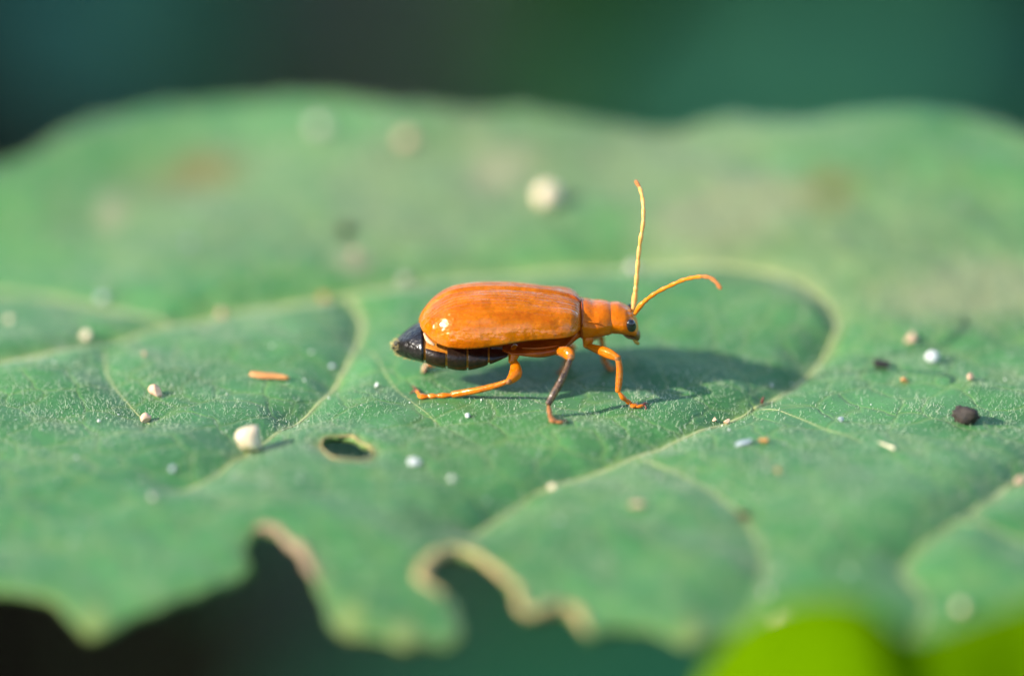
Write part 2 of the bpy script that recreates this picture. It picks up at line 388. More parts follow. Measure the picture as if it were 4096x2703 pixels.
for c, r0, r1, dd in veins:
    c = c.copy(); c[:, 2] = hgt(c[:, 0], c[:, 1]); n = len(c)
    r = np.linspace(r0, r1, n); c[:, 2] -= r * .25
    keep = inside(c, outl)
    c, r = c[keep], r[keep]
    if len(c) > 6: mk("vein", *tube(c, np.c_[r * .55, r], n=len(c) * 2, m=8, side=(0, 0, 1) if False else (0.6, .8, 0), wob=.25), M['vein'], leaf)
# chewed, dried rims along the notches and round the hole
def rim(pts, r, mat, closed=False):
    P = onto(pts, lambda x, y: hgt(x, y)); 
    if closed: P = np.vstack([P, P[:1]])
    P = cr(P, len(P) * 5); P[:, 2] = hgt(P[:, 0], P[:, 1]) - .06
    P[:, :2] += .16 * np.c_[smooth_noise(P[:, :2], 5, 3), smooth_noise(P[:, :2], 6, 3)]
    rr = r * (1 + .5 * smooth_noise(P[:, :2], 8, 2.5) + .6 * smooth_noise(P[:, :2], 9, 7)); 
    if not closed: rr = rr * np.clip(np.minimum(np.arange(len(P)), np.arange(len(P))[::-1]) / 5, .25, 1)
    mk("chewed_edge", *tube(P, np.c_[rr, rr * .8], n=len(P) * 2, m=10, side=(0, 0, 1), wob=.2), mat, leaf)
rim([(1000, 2120), (1050, 2105), (1110, 2115), (1160, 2160), (1215, 2195), (1235, 2245), (1262, 2310)], .17, M['rim2'])
rim([(1770, 2370), (1700, 2330), (1688, 2265), (1730, 2225), (1820, 2195), (1920, 2220), (2010, 2290), (2075, 2365), (2090, 2430), (2150, 2440), (2230, 2415), (2290, 2425), (2330, 2465), (2350, 2515)], .17, M['rim'])
rim(HOLE, .035, M['rim'], True)
# leaf stalk below
mk("leaf_stalk", *tube([(23, 4, float(hgt(23, 4)) - .9), (26, 5, -9), (32, 8, -60), (38, 10, -180), (40, 10, G - 6)], [(1.4,), (1.6,), (1.8,), (2.2,), (2.6,)], n=40, m=12), M['vein'], leaf)
# hairs: too many to count
nh_ = 165000
hp = np.c_[rng.uniform(-21, 21, nh_), rng.uniform(-21, 28, nh_)]
k = inside(hp, outl) & ~inside(hp, hole); hp = hp[k]
patch = smooth_noise(hp, 31, .6) + .6 * smooth_noise(hp, 32, 2.0); hp = hp[rng.random(len(hp)) < np.clip(.55 + patch, .12, 1)]
n = len(hp); z = hgt(hp[:, 0], hp[:, 1])
ln = rng.gamma(4, .027, n) + .035; az = rng.random(n) * 6.283; tilt = rng.uniform(.2, 1.25, n); r = rng.uniform(.006, .013, n)
base = np.c_[hp, z - .01]; tip = base + np.c_[np.cos(az) * np.sin(tilt), np.sin(az) * np.sin(tilt), np.cos(tilt)] * ln[:, None]
mid = (base + tip) / 2 + rng.normal(size=(n, 3)) * ln[:, None] * .05
V = []
for kk, (pt, sc_) in enumerate(((base, 1.0), (mid, .75))):
    for j in range(3):
        a = az + j * 2.094; V.append(pt + np.c_[np.cos(a), np.sin(a), 0 * a] * (r * sc_)[:, None])
V.append(tip); V = np.stack(V, 1).reshape(-1, 3)
bi = np.arange(n) * 7; FF = []
for j in range(3):
    q = (j + 1) % 3
    FF += [np.c_[bi + j, bi + q, bi + 3 + q], np.c_[bi + j, bi + 3 + q, bi + 3 + j], np.c_[bi + 3 + j, bi + 3 + q, bi + 6]]
tag(mk("leaf_hairs", V, np.vstack(FF), M['hair'], leaf), kind="stuff")
# dust, too fine to count
nd = 1100
dp = np.c_[rng.uniform(-20, 20, nd), rng.uniform(-20, 27, nd)]; dp = dp[inside(dp, outl) & ~inside(dp, hole)]; nd = len(dp)
oc = np.array([(1, 0, 0), (-1, 0, 0), (0, 1, 0), (0, -1, 0), (0, 0, 1), (0, 0, -1)], float)
of = np.array([(0, 2, 4), (2, 1, 4), (1, 3, 4), (3, 0, 4), (2, 0, 5), (1, 2, 5), (3, 1, 5), (0, 3, 5)])
sz = rng.gamma(1.6, .009, nd) + .010
V = oc[None] * sz[:, None, None] * rng.uniform(.5, 1.4, (nd, 6, 1)) + np.c_[dp, hgt(dp[:, 0], dp[:, 1]) + sz * .6][:, None]
tag(mk("leaf_dust", V.reshape(-1, 3), (of[None] + (np.arange(nd) * 6)[:, None, None]).reshape(-1, 3), M['dust'], smooth=False),
    "fine pale dust scattered over the fuzzy green leaf", "dust", kind="stuff")

# ------------------------------------------------------------------ other leaves, soil-side plants
def broad_leaf(name, label, loc, size, rot, mat, group=None, seed=0, stalk=True, lobes=0.10, bend=.25, thick=.35, vmat=None):
    """ovate leaf, size = length mm; local +Y is the tip; rot = euler"""
    r = np.random.default_rng(seed); nu, nv = 48, 33
    u = np.linspace(0, 1, nu); hw = .5 * np.sin(np.pi * u ** .72) ** .72 * (1 + lobes * np.sin(u * 17 + seed)) + .004
    t = np.linspace(-1, 1, nv); Uu, Tt = np.meshgrid(u, t, indexing='ij')
    Xl = Tt * hw[:, None]; Yl = Uu - .12 * np.abs(Tt) ** 1.5 * (1 - Uu) - .1
    Zl = .10 * np.abs(Xl) ** 1.2 - bend * (Uu - .3) ** 2 + .012 * np.sin(Uu * 30 - np.abs(Tt) * 6) * np.abs(Tt) + .02 * np.sin(Xl * 9 + seed) * np.sin(Yl * 8)
    V = np.c_[Xl.ravel(), Yl.ravel(), Zl.ravel()] * size
    E = np.array(Matrix.Rotation(0, 3, 'X')); from mathutils import Euler
    Rm = np.array(Euler(rot).to_matrix()); loc = np.asarray(loc, float)
    root = tag(empty(name, loc), label, "leaf", group)
    I = np.arange(nu * nv).reshape(nu, nv)
    f = np.stack([I[:-1, :-1], I[1:, :-1], I[1:, 1:], I[:-1, 1:]], -1).reshape(-1, 4)
    bl = mk("blade", V @ Rm.T, f, mat, root); s_ = bl.modifiers.new("thickness", 'SOLIDIFY'); s_.thickness = thick * S; s_.offset = -1
    mid = V.reshape(nu, nv, 3)[::4, nv // 2] @ Rm.T
    mk("midrib", *tube(mid, np.linspace(.014, .003, len(mid))[:, None] * size, n=30, m=8), vmat or M['vein'], root)
    if stalk:
        p = V.reshape(nu, nv, 3)[0, nv // 2] @ Rm.T; d = -(Rm @ np.array([0, 1, 0]))
        e = p + d * size * .35; e[2] -= size * .2; g = e + d * size * .2; g[2] = G - loc[2] - 4
        mk("leaf_stalk", *tube([p, p + d * size * .15, e, g], np.array([.014, .014, .016, .022])[:, None] * size, n=30, m=8), vmat or M['vein'], root)
    return root
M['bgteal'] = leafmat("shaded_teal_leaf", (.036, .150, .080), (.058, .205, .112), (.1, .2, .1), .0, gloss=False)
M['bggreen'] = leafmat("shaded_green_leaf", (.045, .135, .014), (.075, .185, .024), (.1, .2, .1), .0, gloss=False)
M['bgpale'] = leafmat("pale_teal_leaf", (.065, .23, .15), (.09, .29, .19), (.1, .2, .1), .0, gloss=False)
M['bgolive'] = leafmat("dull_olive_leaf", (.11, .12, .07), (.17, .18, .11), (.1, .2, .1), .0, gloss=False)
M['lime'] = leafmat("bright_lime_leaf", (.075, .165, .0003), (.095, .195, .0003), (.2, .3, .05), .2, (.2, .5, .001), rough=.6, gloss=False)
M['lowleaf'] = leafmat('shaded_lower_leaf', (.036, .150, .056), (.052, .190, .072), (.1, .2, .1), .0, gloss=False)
R = math.radians
def bgl(label, px, py, Y, size, rot, mat, seed, **kw):
    from mathutils import Euler
    c = pp(px, py, Y) - np.array(Euler(rot).to_matrix()) @ np.array([0, .42 * size, 0])
    return broad_leaf("background_leaf", label, c, size, rot, M[mat], "blurred leaves behind the broad leaf", seed, **kw)
bgl("blurred teal leaf behind the far right edge of the broad leaf", 3050, 300, 430, 38, (R(40), R(5), R(-70)), 'bgteal', 1)
bgl("blurred blue green leaf beyond the right corner of the broad leaf", 3800, 130, 520, 44, (R(35), R(15), R(30)), 'bgteal', 2)
bgl("blurred grass green leaf between teal leaf and grey stem", 2280, 110, 480, 28, (R(45), R(0), R(10)), 'bggreen', 3)
bgl("blurred teal leaf above the dark hollow past the left edge", 320, -130, 540, 32, (R(40), R(0), R(30)), 'bgpale', 4)
bgl("blurred mossy green leaf between the dark hollow and the grey stem", 950, 0, 620, 30, (R(40), R(5), R(-60)), 'bggreen', 5)
bgl("blurred dull olive leaf right beside the grey stem", 1960, 210, 500, 24, (R(45), R(10), R(20)), 'bgolive', 6)
bgl("blurred dark green leaf low behind the middle of the far edge", 2600, 400, 470, 24, (R(45), R(0), R(-30)), 'bgteal', 7)
st = [pp(1560, 420, 505), pp(1570, 250, 512), pp(1590, 60, 520), pp(1620, -200, 535), pp(1700, -900, 560)]
st = [np.array([st[0][0] - 4, st[0][1], G - 5])] + st
tag(mk("plant_stem", *tube(st, [(6.5,), (6.2,), (6,), (5.8,), (5.5,), (4,)], n=40, m=14, wob=.06), plain("grey_stem", (.12, .10, .09), (.20, .18, .16), .8, .1, 0, .5, 1.0, .4), None, st[0]), "thick grey upright plant stem blurred behind the far edge of broad leaf", "twig")  # a plant stem, upright and blurred behind the leaf
# leaves under the broad leaf, seen through its notches
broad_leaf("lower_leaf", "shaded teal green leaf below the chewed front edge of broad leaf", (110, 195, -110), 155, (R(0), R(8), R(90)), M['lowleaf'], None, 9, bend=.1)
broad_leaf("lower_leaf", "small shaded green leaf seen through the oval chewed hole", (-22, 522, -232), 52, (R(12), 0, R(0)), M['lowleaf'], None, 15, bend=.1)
# lime leaf: two rounded lobes of its far margin show, the blade hangs towards the camera
LE = [(2720, 2860), (2810, 2690), (2900, 2570), (3020, 2465), (3180, 2407), (3340, 2390), (3470, 2417), (3560, 2485), (3640, 2545), (3760, 2523), (3900, 2475), (4096, 2410), (4260, 2365), (4420, 2385), (4560, 2525), (4640, 2745)]
ed = cr([pp(x, y, -23.5 - 1.0 * math.sin(x * .004)) for x, y in LE], 90); base = np.array([16.5, -41, -21.0]); lv = []
nm_ = 36
for e in ed:
    for j in range(nm_):
        t = j / (nm_ - 1); q = e * (1 - t) + base * t; k_ = math.sin(math.pi * t)
        q = q + np.array([0, -1.6, 2.2]) * k_ + np.array([0, .3, .5]) * math.sin(e[0] * 1.1) * k_ * (1 - t)
        lv.append(q)
lime = tag(empty("lime_leaf", base), "bright lime green two lobed leaf overlapping the front edge of the broad leaf", "leaf")
lb = mk("blade", np.array(lv) + np.random.default_rng(5).normal(size=(len(lv), 3)) * .01, ring_faces(len(ed), nm_, False), M['lime'], lime, base)
lb.modifiers.new("thickness", 'SOLIDIFY').thickness = .2 * S
for k_ in (12, 30, 60, 78):
    P9 = np.array([lv[k_ * nm_ + j] for j in range(2, nm_, 3)]); mk("vein", *tube(P9, np.linspace(.06, .22, len(P9))[:, None], n=30, m=8), M['lime'], lime, base)
mk("leaf_stalk", *tube([base + [0, .3, .3], base + [3, -4, -8], base + [10, -6, -60], base + [14, 0, G - base[2] - 4]], [(.6,), (.7,), (1.0,), (1.6,)], n=30, m=8), M['vein'], lime, base)

# ------------------------------------------------------------------ the beetle
def sec(px, yt, yb, wd):                 # section seen between two pixel rows -> X, centre Z, half height, half width
    e = (yb - yt) / 2 / PXMM; zc = CT[2] + (1351.5 - (yt + yb) / 2) / PXMM / COS
    bb = math.sqrt(max(e * e - (wd * SIN) ** 2, (.25 * e) ** 2)) / COS
    return ((px - 2048) / PXMM, zc, bb, wd)
def loft(st, n, m=36, p=.92, a0=0, a1=2 * math.pi, fn=None, grow=0.0, caps=True):
    q = cr(st, n); closed = abs(a1 - a0) > 6.2; v = []
    A = np.linspace(a0, a1, m, endpoint=not closed)
    for i, (x, zc, b_, wd) in enumerate(q):
        for a in A:
            c, s = math.cos(a), math.sin(a)
            y = (wd + grow) * math.copysign(abs(c) ** p, c); z = zc + (b_ + grow) * math.copysign(abs(s) ** p, s)
            P = np.array([x, y, z]); v.append(fn(P, a, i / (n - 1)) if fn else P)
    f = ring_faces(n, m, closed)
    if caps and closed: cap(v, f, 0, m, True); cap(v, f, (n - 1) * m, m, False)
    return v, f
B0 = np.array([0.0, 0.0, float(hgt(0, 0))])
beetle = tag(empty("beetle", B0), "glossy orange beetle with black tail tip and long antennae, walking on the broad leaf", "beetle")
def part(name, vf, mat, parent=None, smooth=True):
    return mk(name, vf[0], vf[1], mat, parent or beetle, B0, smooth)
# wing cases
EX = [1677, 1684, 1700, 1730, 1770, 1820, 1900, 2000, 2100, 2200, 2260, 2295, 2315, 2325]
EW = [.10, .50, .88, 1.24, 1.52, 1.70, 1.80, 1.78, 1.71, 1.62, 1.54, 1.40, 1.15, .80]
ES = [1281, 1266, 1245, 1214, 1187, 1167, 1156, 1154, 1159, 1169, 1181, 1190, 1200, 1214]
EM = [1285, 1308, 1334, 1360, 1381, 1392, 1393, 1379, 1363, 1355, 1351, 1343, 1327, 1305]
tab = []
for x, wd, ys_, ym in zip(EX, EW, ES, EM):
    X_ = (x - 2048) / PXMM
    zs = CT[2] + (1351.5 - ys_) / PXMM / COS; zm = CT[2] + ((1351.5 - ym) / PXMM + wd * SIN) / COS
    tab.append((X_, wd, zs, min(zm, zs - .02)))
tab = cr(tab, 84)
def elytron(sg):
    m = 90; v = []
    for i, (x, wd, zs, zm) in enumerate(tab):
        t = i / 83
        for j in range(m):
            ph = (j / (m - 1)) ** .9 * math.pi / 2
            y = wd * math.sin(ph) ** .86; z = zm + (zs - zm) * math.cos(ph) ** .74
            z -= .07 * math.exp(-(y / .09) ** 2)                       # seam turned down
            z += .018 * math.exp(-((y - .22) / .08) ** 2)
            z += .007 * math.cos(y * 2 * math.pi / .17) * min(1, (wd - y) * 3 + .2) * min(1, t * 8, (1 - t) * 8)
            z += .07 * math.exp(-((y - 1.15) / .3) ** 2 - ((x - 1.95) / .5) ** 2)   # shoulder bump
            y += .02 * math.exp(-((j / (m - 1) - .95) / .05) ** 2)     # margin bead
            z -= .05 * math.exp(-((y - 1.0) / .35) ** 2 - ((x - 1.1) / .6) ** 2)    # dip behind the shoulder
            v.append(np.array([x, sg * (y + .008), z]))
    f = ring_faces(84, m, False)
    if sg > 0: f = [q[::-1] for q in f]
    o = part("wing_case", (v, f), M['elytra'])
    s_ = o.modifiers.new("thickness", 'SOLIDIFY'); s_.thickness = .05 * S; s_.offset = -1
    return o
elytron(-1); elytron(1)
sq = np.array([(x, 0.0, zs - .085) for x, wd, zs, zm in tab[3:-3:4]])
part("seam", tube(sq, np.full((len(sq), 1), .022), n=60, m=8), M['mouth'])
# scutellum: small triangle between the wing case bases
part("scutellum", tube([pp(2318, 1200, 0), pp(2300, 1188, 0), pp(2280, 1180, 0)], [(.05, .20), (.05, .14), (.02, .03)], n=10, m=12, side=(0, 1, 0)), M['sternum'])
# abdomen: amber membrane inside, black plates outside
AB = [sec(1568, 1380, 1392, .06), sec(1580, 1366, 1405, .22), sec(1602, 1344, 1419, .45), sec(1640, 1311, 1432, .80), sec(1690, 1286, 1443, 1.18), sec(1740, 1284, 1458, 1.38), sec(1790, 1288, 1468, 1.45), sec(1870, 1296, 1475, 1.46), sec(1955, 1306, 1454, 1.42), sec(2035, 1316, 1412, 1.32)]
part("abdomen", loft([(a, b_, max(c - .05, .02), max(d - .05, .02)) for a, b_, c, d in AB], 60), M['membrane'])
ABq = cr(AB, 200)
def slice_ab(x0, x1, a0, a1, mat, name, closed=False, bul=.025, lip=True):
    X0, X1 = (x0 - 2048) / PXMM, (x1 - 2048) / PXMM
    st = ABq[(ABq[:, 0] >= X0) & (ABq[:, 0] <= X1)]
    n_ = 18; v = []; m = 40
    q = cr(st[np.linspace(0, len(st) - 1, 8).astype(int)], n_)
    A = np.linspace(a0, a1, m, endpoint=not closed)
    for i, (x, zc, b_, wd) in enumerate(q):
        t = i / (n_ - 1); g = .012 + bul * (math.sin(math.pi * min(1, max(0, t))) ** .5 if lip else (1 - t) ** .0 * min(1, t * 3 + .5))
        for jj, a in enumerate(A):
            e = 1.0 if closed else min(1.0, min(jj, m - 1 - jj) / 4.0)
            gg = g * e - (.02 if not closed and e == 0 else 0); c, s = math.cos(a), math.sin(a)
            v.append(np.array([x, (wd + gg) * math.copysign(abs(c) ** .92, c), zc + (b_ + gg) * math.copysign(abs(s) ** .92, s)]))
    f = ring_faces(n_, m, closed)
    if closed: cap(v, f, 0, m, True); cap(v, f, (n_ - 1) * m, m, False)
    return part(name, (v, f), mat)
P_ = math.pi
slice_ab(1568, 1697, 0, 2 * P_, M['black'], "tail_segment", True, .012, False)
for x0, x1, up in ((1703, 1784, .12), (1790, 1868, .24), (1873, 1953, .28), (1957, 2032, .30)):
    slice_ab(x0, x1, P_ * (1 - up), P_ * (2 + up), M['blackbelly'], "belly_plate")
part("pale_side_fold", tube([pp(1697, 1335, -1.0), pp(1712, 1362, -1.22), pp(1735, 1378, -1.36)], [(.04, .04), (.08, .05), (.04, .04)], n=12, m=10), M['pale'])
# golden bristles on tail and belly
def bristles(x0, x1, cnt, a0, a1, ln0, back):
    vs = []; fs = []
    for _ in range(cnt):
        X_ = random.uniform((x0 - 2048) / PXMM, (x1 - 2048) / PXMM); i = int(np.argmin(abs(ABq[:, 0] - X_)))
        x, zc, b_, wd = ABq[i]; a = random.uniform(a0, a1); c, s = math.cos(a), math.sin(a)
        p = np.array([x, (wd + .03) * c, zc + (b_ + .03) * s]); nrm = np.array([-.15, c / max(wd, .1), s / max(b_, .1)]); nrm /= np.linalg.norm(nrm)
        d = nrm * .55 + np.array([-back, 0, -.1]) + np.array([random.gauss(0, .15) for _ in range(3)]); d /= np.linalg.norm(d)
        L_ = ln0 * random.uniform(.5, 1.3); q = p + d * L_; s1 = np.cross(d, [0, 0, 1.0]); s1 /= np.linalg.norm(s1) + 1e-6; s2 = np.cross(d, s1); rr = .0075
        k_ = len(vs); vs += [p + s1 * rr, p - s1 * rr * .5 + s2 * rr * .87, p - s1 * rr * .5 - s2 * rr * .87, q]
        fs += [[k_, k_ + 1, k_ + 3], [k_ + 1, k_ + 2, k_ + 3], [k_ + 2, k_, k_ + 3]]
    return vs, fs
tag(part("bristles", merge(bristles(1566, 1600, 80, 0, 2 * P_, .14, 1.2), bristles(1585, 1705, 260, P_ * 1.3, P_ * 1.75, .12, 1.3), bristles(1700, 1900, 200, P_ * 1.25, P_ * 1.6, .09, 1.2))
         , M['setae']), kind="stuff")
# thorax underside
TH = [sec(2010, 1310, 1400, 1.15), sec(2055, 1300, 1418, 1.32), (0, 0, 0, 0), sec(2150, 1290, 1428, 1.38), sec(2210, 1285, 1420, 1.32), sec(2260, 1280, 1396, 1.18), sec(2300, 1255, 1362, .95), sec(2330, 1245, 1343, .70)]
TH.pop(2)
part("thorax", loft(TH, 40), M['sternum'])
part("thorax_seam", tube([pp(2090, 1392, -1.36), pp(2140, 1393, -1.40), pp(2190, 1389, -1.38), pp(2235, 1382, -1.28)], [(.02,), (.035,), (.035,), (.02,)], n=20, m=8), M['sternum'])
# pronotum
PR = [sec(2316, 1200, 1340, .80), sec(2326, 1191, 1349, .95), sec(2345, 1190, 1352, 1.0), sec(2370, 1194, 1352, 1.0), sec(2395, 1195, 1348, .98), sec(2420, 1199, 1343, .90), sec(2438, 1205, 1339, .82), sec(2449, 1211, 1333, .74)]
def prn(P, a, t):
    if math.sin(a) > 0: P[2] -= .025 * math.exp(-((t - .48) / .12) ** 2) * math.sin(a)
    k_ = math.exp(-((a % (2 * P_) - P_ * 1.0) / .09) ** 2) + math.exp(-((a - 2 * P_) / .09) ** 2) + math.exp(-(a / .09) ** 2)
    P[1] *= 1 + .03 * k_; return P
pron = part("pronotum", loft(PR, 40, 56, p=1.0, fn=prn), M['orange'])
part("hind_rim", loft([(PR[1][0] - .05, PR[1][1], PR[1][2] - .02, PR[1][3] - .02), (PR[1][0], PR[1][1], PR[1][2] + .03, PR[1][3] + .03), (PR[1][0] + .06, PR[1][1], PR[1][2] - .01, PR[1][3] - .01)], 8, 48), M['sternum'], pron)
for sg in (-1, 1):
    a_ = pp(2336, 1284, -.98); b2 = pp(2385, 1292, -1.02); c_ = pp(2440, 1314, -.84)
    L3 = [np.array([q[0], sg * abs(q[1]), q[2]]) for q in (a_, b2, c_)]
    part("side_rim", tube(L3, [(.012,), (.018,), (.010,)], n=20, m=8), M['orange'], pron)
# head
HD = [sec(2405, 1216, 1330, .64), sec(2446, 1206, 1334, .78), sec(2472, 1205, 1336, .80), sec(2498, 1214, 1339, .80), sec(2518, 1228, 1342, .74), sec(2534, 1246, 1345, .62), sec(2546, 1270, 1347, .44), sec(2552, 1295, 1345, .24), sec(2555, 1318, 1340, .08)]
def hdf(P, a, t):
    s = math.sin(a)
    if s > 0: P[2] -= .045 * math.exp(-((t - .70) / .06) ** 2) * s * math.exp(-(P[1] / .35) ** 2)
    if s > 0: P[2] += .03 * math.exp(-((t - .80) / .04) ** 2) * (math.exp(-((abs(P[1]) - .16) / .1) ** 2))
    return P
head = part("head", loft(HD, 44, 44, p=1.0, fn=hdf), M['orange'])
for sg in (-1, 1):
    c = pp(2525, 1302, -.70); c = np.array([c[0], sg * abs(c[1]), c[2]])
    v = ICO3[0] * np.array([.178, .14, .238]); a = .25
    v = v @ np.array([[math.cos(a), 0, -math.sin(a)], [0, 1, 0], [math.sin(a), 0, math.cos(a)]]).T
    v = v @ np.array([[math.cos(.35 * sg), -math.sin(.35 * sg), 0], [math.sin(.35 * sg), math.cos(.35 * sg), 0], [0, 0, 1]])
    part("eye", (v + c, ICO3[1]), M['eye'])
mouth = part("mouthparts", merge(tube([pp(2534, 1318, -.12), pp(2547, 1335, -.14), pp(2550, 1352, -.14), pp(2546, 1359, -.14)], [(.15, .34), (.13, .30), (.08, .2), (.03, .10)], n=18, m=14),
     tube([pp(2495, 1332, -.2), pp(2515, 1342, -.2), pp(2540, 1348, -.2)], [(.05, .2), (.08, .25), (.06, .2)], n=14, m=12)), M['mouth'])
for sg in (-1, 1):
    P3 = [pp(2526, 1348, -.28), pp(2535, 1358, -.32), pp(2543, 1366, -.34), pp(2551, 1372, -.34)]
    P3 = [np.array([q[0] - (0.05 if sg > 0 else 0), sg * abs(q[1]), q[2] + (.03 if sg > 0 else 0)]) for q in P3]
    part("palp", tube(P3, [(.045,), (.045,), (.07,), (.065,)], n=16, m=10), M['palp'], mouth)
def fuzz(path, radii, cnt, ln0):             # short hairs standing on a tube, leaning towards its end
    path = np.asarray(path, float); radii = np.asarray(radii, float).reshape(len(path), -1)[:, 0]; vs = []; fs = []
    d = np.r_[0, np.cumsum(np.linalg.norm(np.diff(path, axis=0), axis=1))]
    for _ in range(cnt):
        u = random.random() * d[-1]; p = np.array([np.interp(u, d, path[:, k_]) for k_ in range(3)]); r = np.interp(u, d, radii)
        k_ = min(int(np.searchsorted(d, u)), len(path) - 1); k_ = max(1, k_); t = path[k_] - path[k_ - 1]; t = t / (np.linalg.norm(t) + 1e-9)
        n_ = np.array([random.gauss(0, 1) for _ in range(3)]); n_ -= t * n_.dot(t); n_ /= np.linalg.norm(n_) + 1e-9
        p = p + n_ * r * .9; e = p + (n_ * .7 + t * .7) * ln0 * random.uniform(.6, 1.4); s1 = np.cross(n_, t); rr = .005; b0 = len(vs)
        vs += [p + s1 * rr, p - s1 * rr, p + t * rr, e]; fs += [[b0, b0 + 1, b0 + 3], [b0 + 1, b0 + 2, b0 + 3], [b0 + 2, b0, b0 + 3]]
    return vs, fs
# antennae, eleven joints each
def antenna(pix, Ys, r0, tipn, body):
    P = cr([pp(x, y, Y) for (x, y), Y in zip(pix, Ys)], 400); d = np.r_[0, np.cumsum(np.linalg.norm(np.diff(P, axis=0), axis=1))]
    frac = np.cumsum([0, 1.35, .55, 1.0, 1.15, 1.1, 1.05, 1.0, 1.0, 1.0, .95, 1.0]); frac = frac / frac[-1] * d[-1]
    root = None; hairs = []
    for i in range(11):
        ss = np.linspace(frac[i], frac[i + 1] - .01, 5); q = np.c_[[np.interp(ss, d, P[:, k_]) for k_ in range(3)]].T
        t = 1 - .22 * i / 10; r = r0 * t * (1.15 if i == 0 else 1.0)
        rr = np.array([.72, .86, .98, 1.08, .86]) * r
        mat = M['antenna_tip'] if i >= tipn else M[body]
        vf = tube(q, rr[:, None], n=12, m=12)
        hairs.append(fuzz(q, rr, 30, .035))
        if root is None: root = part("antenna", vf, mat)
        else: part("antenna_joint", vf, mat, root)
    tag(part("fine_hairs", merge(*hairs), M['setae'], root), kind="stuff")
antenna([(2533, 1238), (2540, 1182), (2543, 1158), (2548, 1099), (2554, 1028), (2562, 961), (2572, 901), (2574, 854), (2572, 806), (2562, 759), (2544, 725)], [.16, .2, .22, .28, .36, .45, .6, .8, 1.1, 1.5, 2.0], .085, 10, 'antenna_lit')
antenna([(2541, 1254), (2558, 1228), (2574, 1210), (2606, 1184), (2641, 1162), (2685, 1141), (2736, 1119), (2795, 1107), (2835, 1109), (2863, 1127), (2882, 1153)], [-.14, -.2, -.24, -.32, -.4, -.55, -.8, -1.2, -1.6, -1.9, -2.2], .080, 8, 'antenna')
# legs
def leg(coxa, femur, tibia, tarsus, claw, mats, fw=(.10, .17, .21, .12), tr=(.085, .095, .10, .11), extra=None):
    fm, tm, sm_, cm = mats
    root = part("leg", merge(tube(femur, np.c_[np.array(fw), np.array(fw) * .8], n=22, m=16),
                             tube(coxa, [(.17, .15), (.20, .17), (.13, .12)], n=14, m=14)), fm)
    part("shin", tube(tibia, np.c_[np.array(tr), np.array(tr) * .85], n=24, m=12), tm, root)
    hairs = [fuzz(cr(tibia, 20), cr(np.c_[tr, tr], 20)[:, 0], 260, .07), fuzz(cr(femur, 20), cr(np.c_[fw, fw], 20)[:, 0] * .9, 120, .05)]
    part("knee", tube([femur[-1], tibia[0], np.asarray(tibia[0]) * .85 + np.asarray(tibia[1]) * .15], [(fw[-1] * .9,), (fw[-1] * .95,), (tr[0] * 1.05,)], n=10, m=12), M['rusty'], root)
    tarsus = np.asarray(tarsus); q = cr(tarsus, 60); d = np.r_[0, np.cumsum(np.linalg.norm(np.diff(q, axis=0), axis=1))]
    cuts = np.array([0, .34, .56, .78, 1.0]) * d[-1]
    for i in range(4):
        ss = np.linspace(cuts[i], cuts[i + 1] - .005, 4); s = np.c_[[np.interp(ss, d, q[:, k_]) for k_ in range(3)]].T
        rr = np.array([.05, .07, .085, .075]) * (1.15 if i == 2 else 1.0) * (.7 if i == 3 else 1)
        rr = rr * np.array([.8, .95, 1.1, 1.0]); hairs.append(fuzz(s, rr, 50, .07))
        part("foot_joint", tube(s, np.c_[rr * (.75 if i == 2 else 1), rr * (1.6 if i == 2 else 1.1)], n=10, m=10), sm_, root)
    tag(part("fine_hairs", merge(*hairs), M['setae'], root), kind="stuff")
    for cl in claw: part("claw", tube(cl, np.linspace(.04, .012, len(cl))[:, None], n=12, m=8), cm, root)
    return root
OL = (M['legs'], M['legs'], M['legs'], M['claw'])
# near hind leg
leg([pp(2062, 1395, -.85), pp(2056, 1415, -1.05), pp(2048, 1443, -1.2)],
    [pp(2052, 1440, -1.15), pp(2062, 1470, -1.35), pp(2060, 1498, -1.52), pp(2034, 1527, -1.75)],
    [pp(2038, 1522, -1.72), pp(1990, 1540, -1.62), pp(1910, 1560, -1.45), pg(1815, 1577, .13)],
    [pg(1815, 1578, .12), pg(1765, 1582, .09), pg(1720, 1584, .08), pg(1688, 1584, .09), pg(1668, 1564, .14)],
    [[pg(1670, 1566, .12), pg(1655, 1563, .11), pg(1644, 1571, .06), pg(1640, 1576, .0)], [pg(1668, 1562, .13), pg(1658, 1550, .14), pg(1652, 1545, .1), pg(1648, 1546, .02)]], OL, fw=(.12, .19, .23, .12), tr=(.085, .10, .115, .125))
# near middle leg, dark shin
leg([pp(2240, 1388, -.85), pp(2234, 1400, -1.0), pp(2228, 1408, -1.1)],
    [pp(2230, 1404, -1.1), pp(2252, 1408, -1.5), pp(2272, 1414, -1.9), pp(2284, 1428, -2.15)],
    [pp(2283, 1428, -2.15), pp(2268, 1470, -2.35), pp(2238, 1535, -2.62), pp(2195, 1612, -2.92)],
    [pp(2194, 1612, -2.93), pp(2197, 1640, -3.02), pg(2203, 1668, .10), pg(2220, 1686, .07), pg(2248, 1688, .08)],
    [[pg(2246, 1688, .07), pg(2262, 1685, .09), pg(2273, 1688, .04), pg(2276, 1694, -.01)], [pg(2246, 1686, .08), pg(2260, 1678, .1), pg(2268, 1678, .05), pg(2271, 1682, 0)]],
    (M['legs'], M['darktibia'], M['rusty'], M['darktibia']), fw=(.13, .21, .24, .15), tr=(.085, .10, .13, .12))
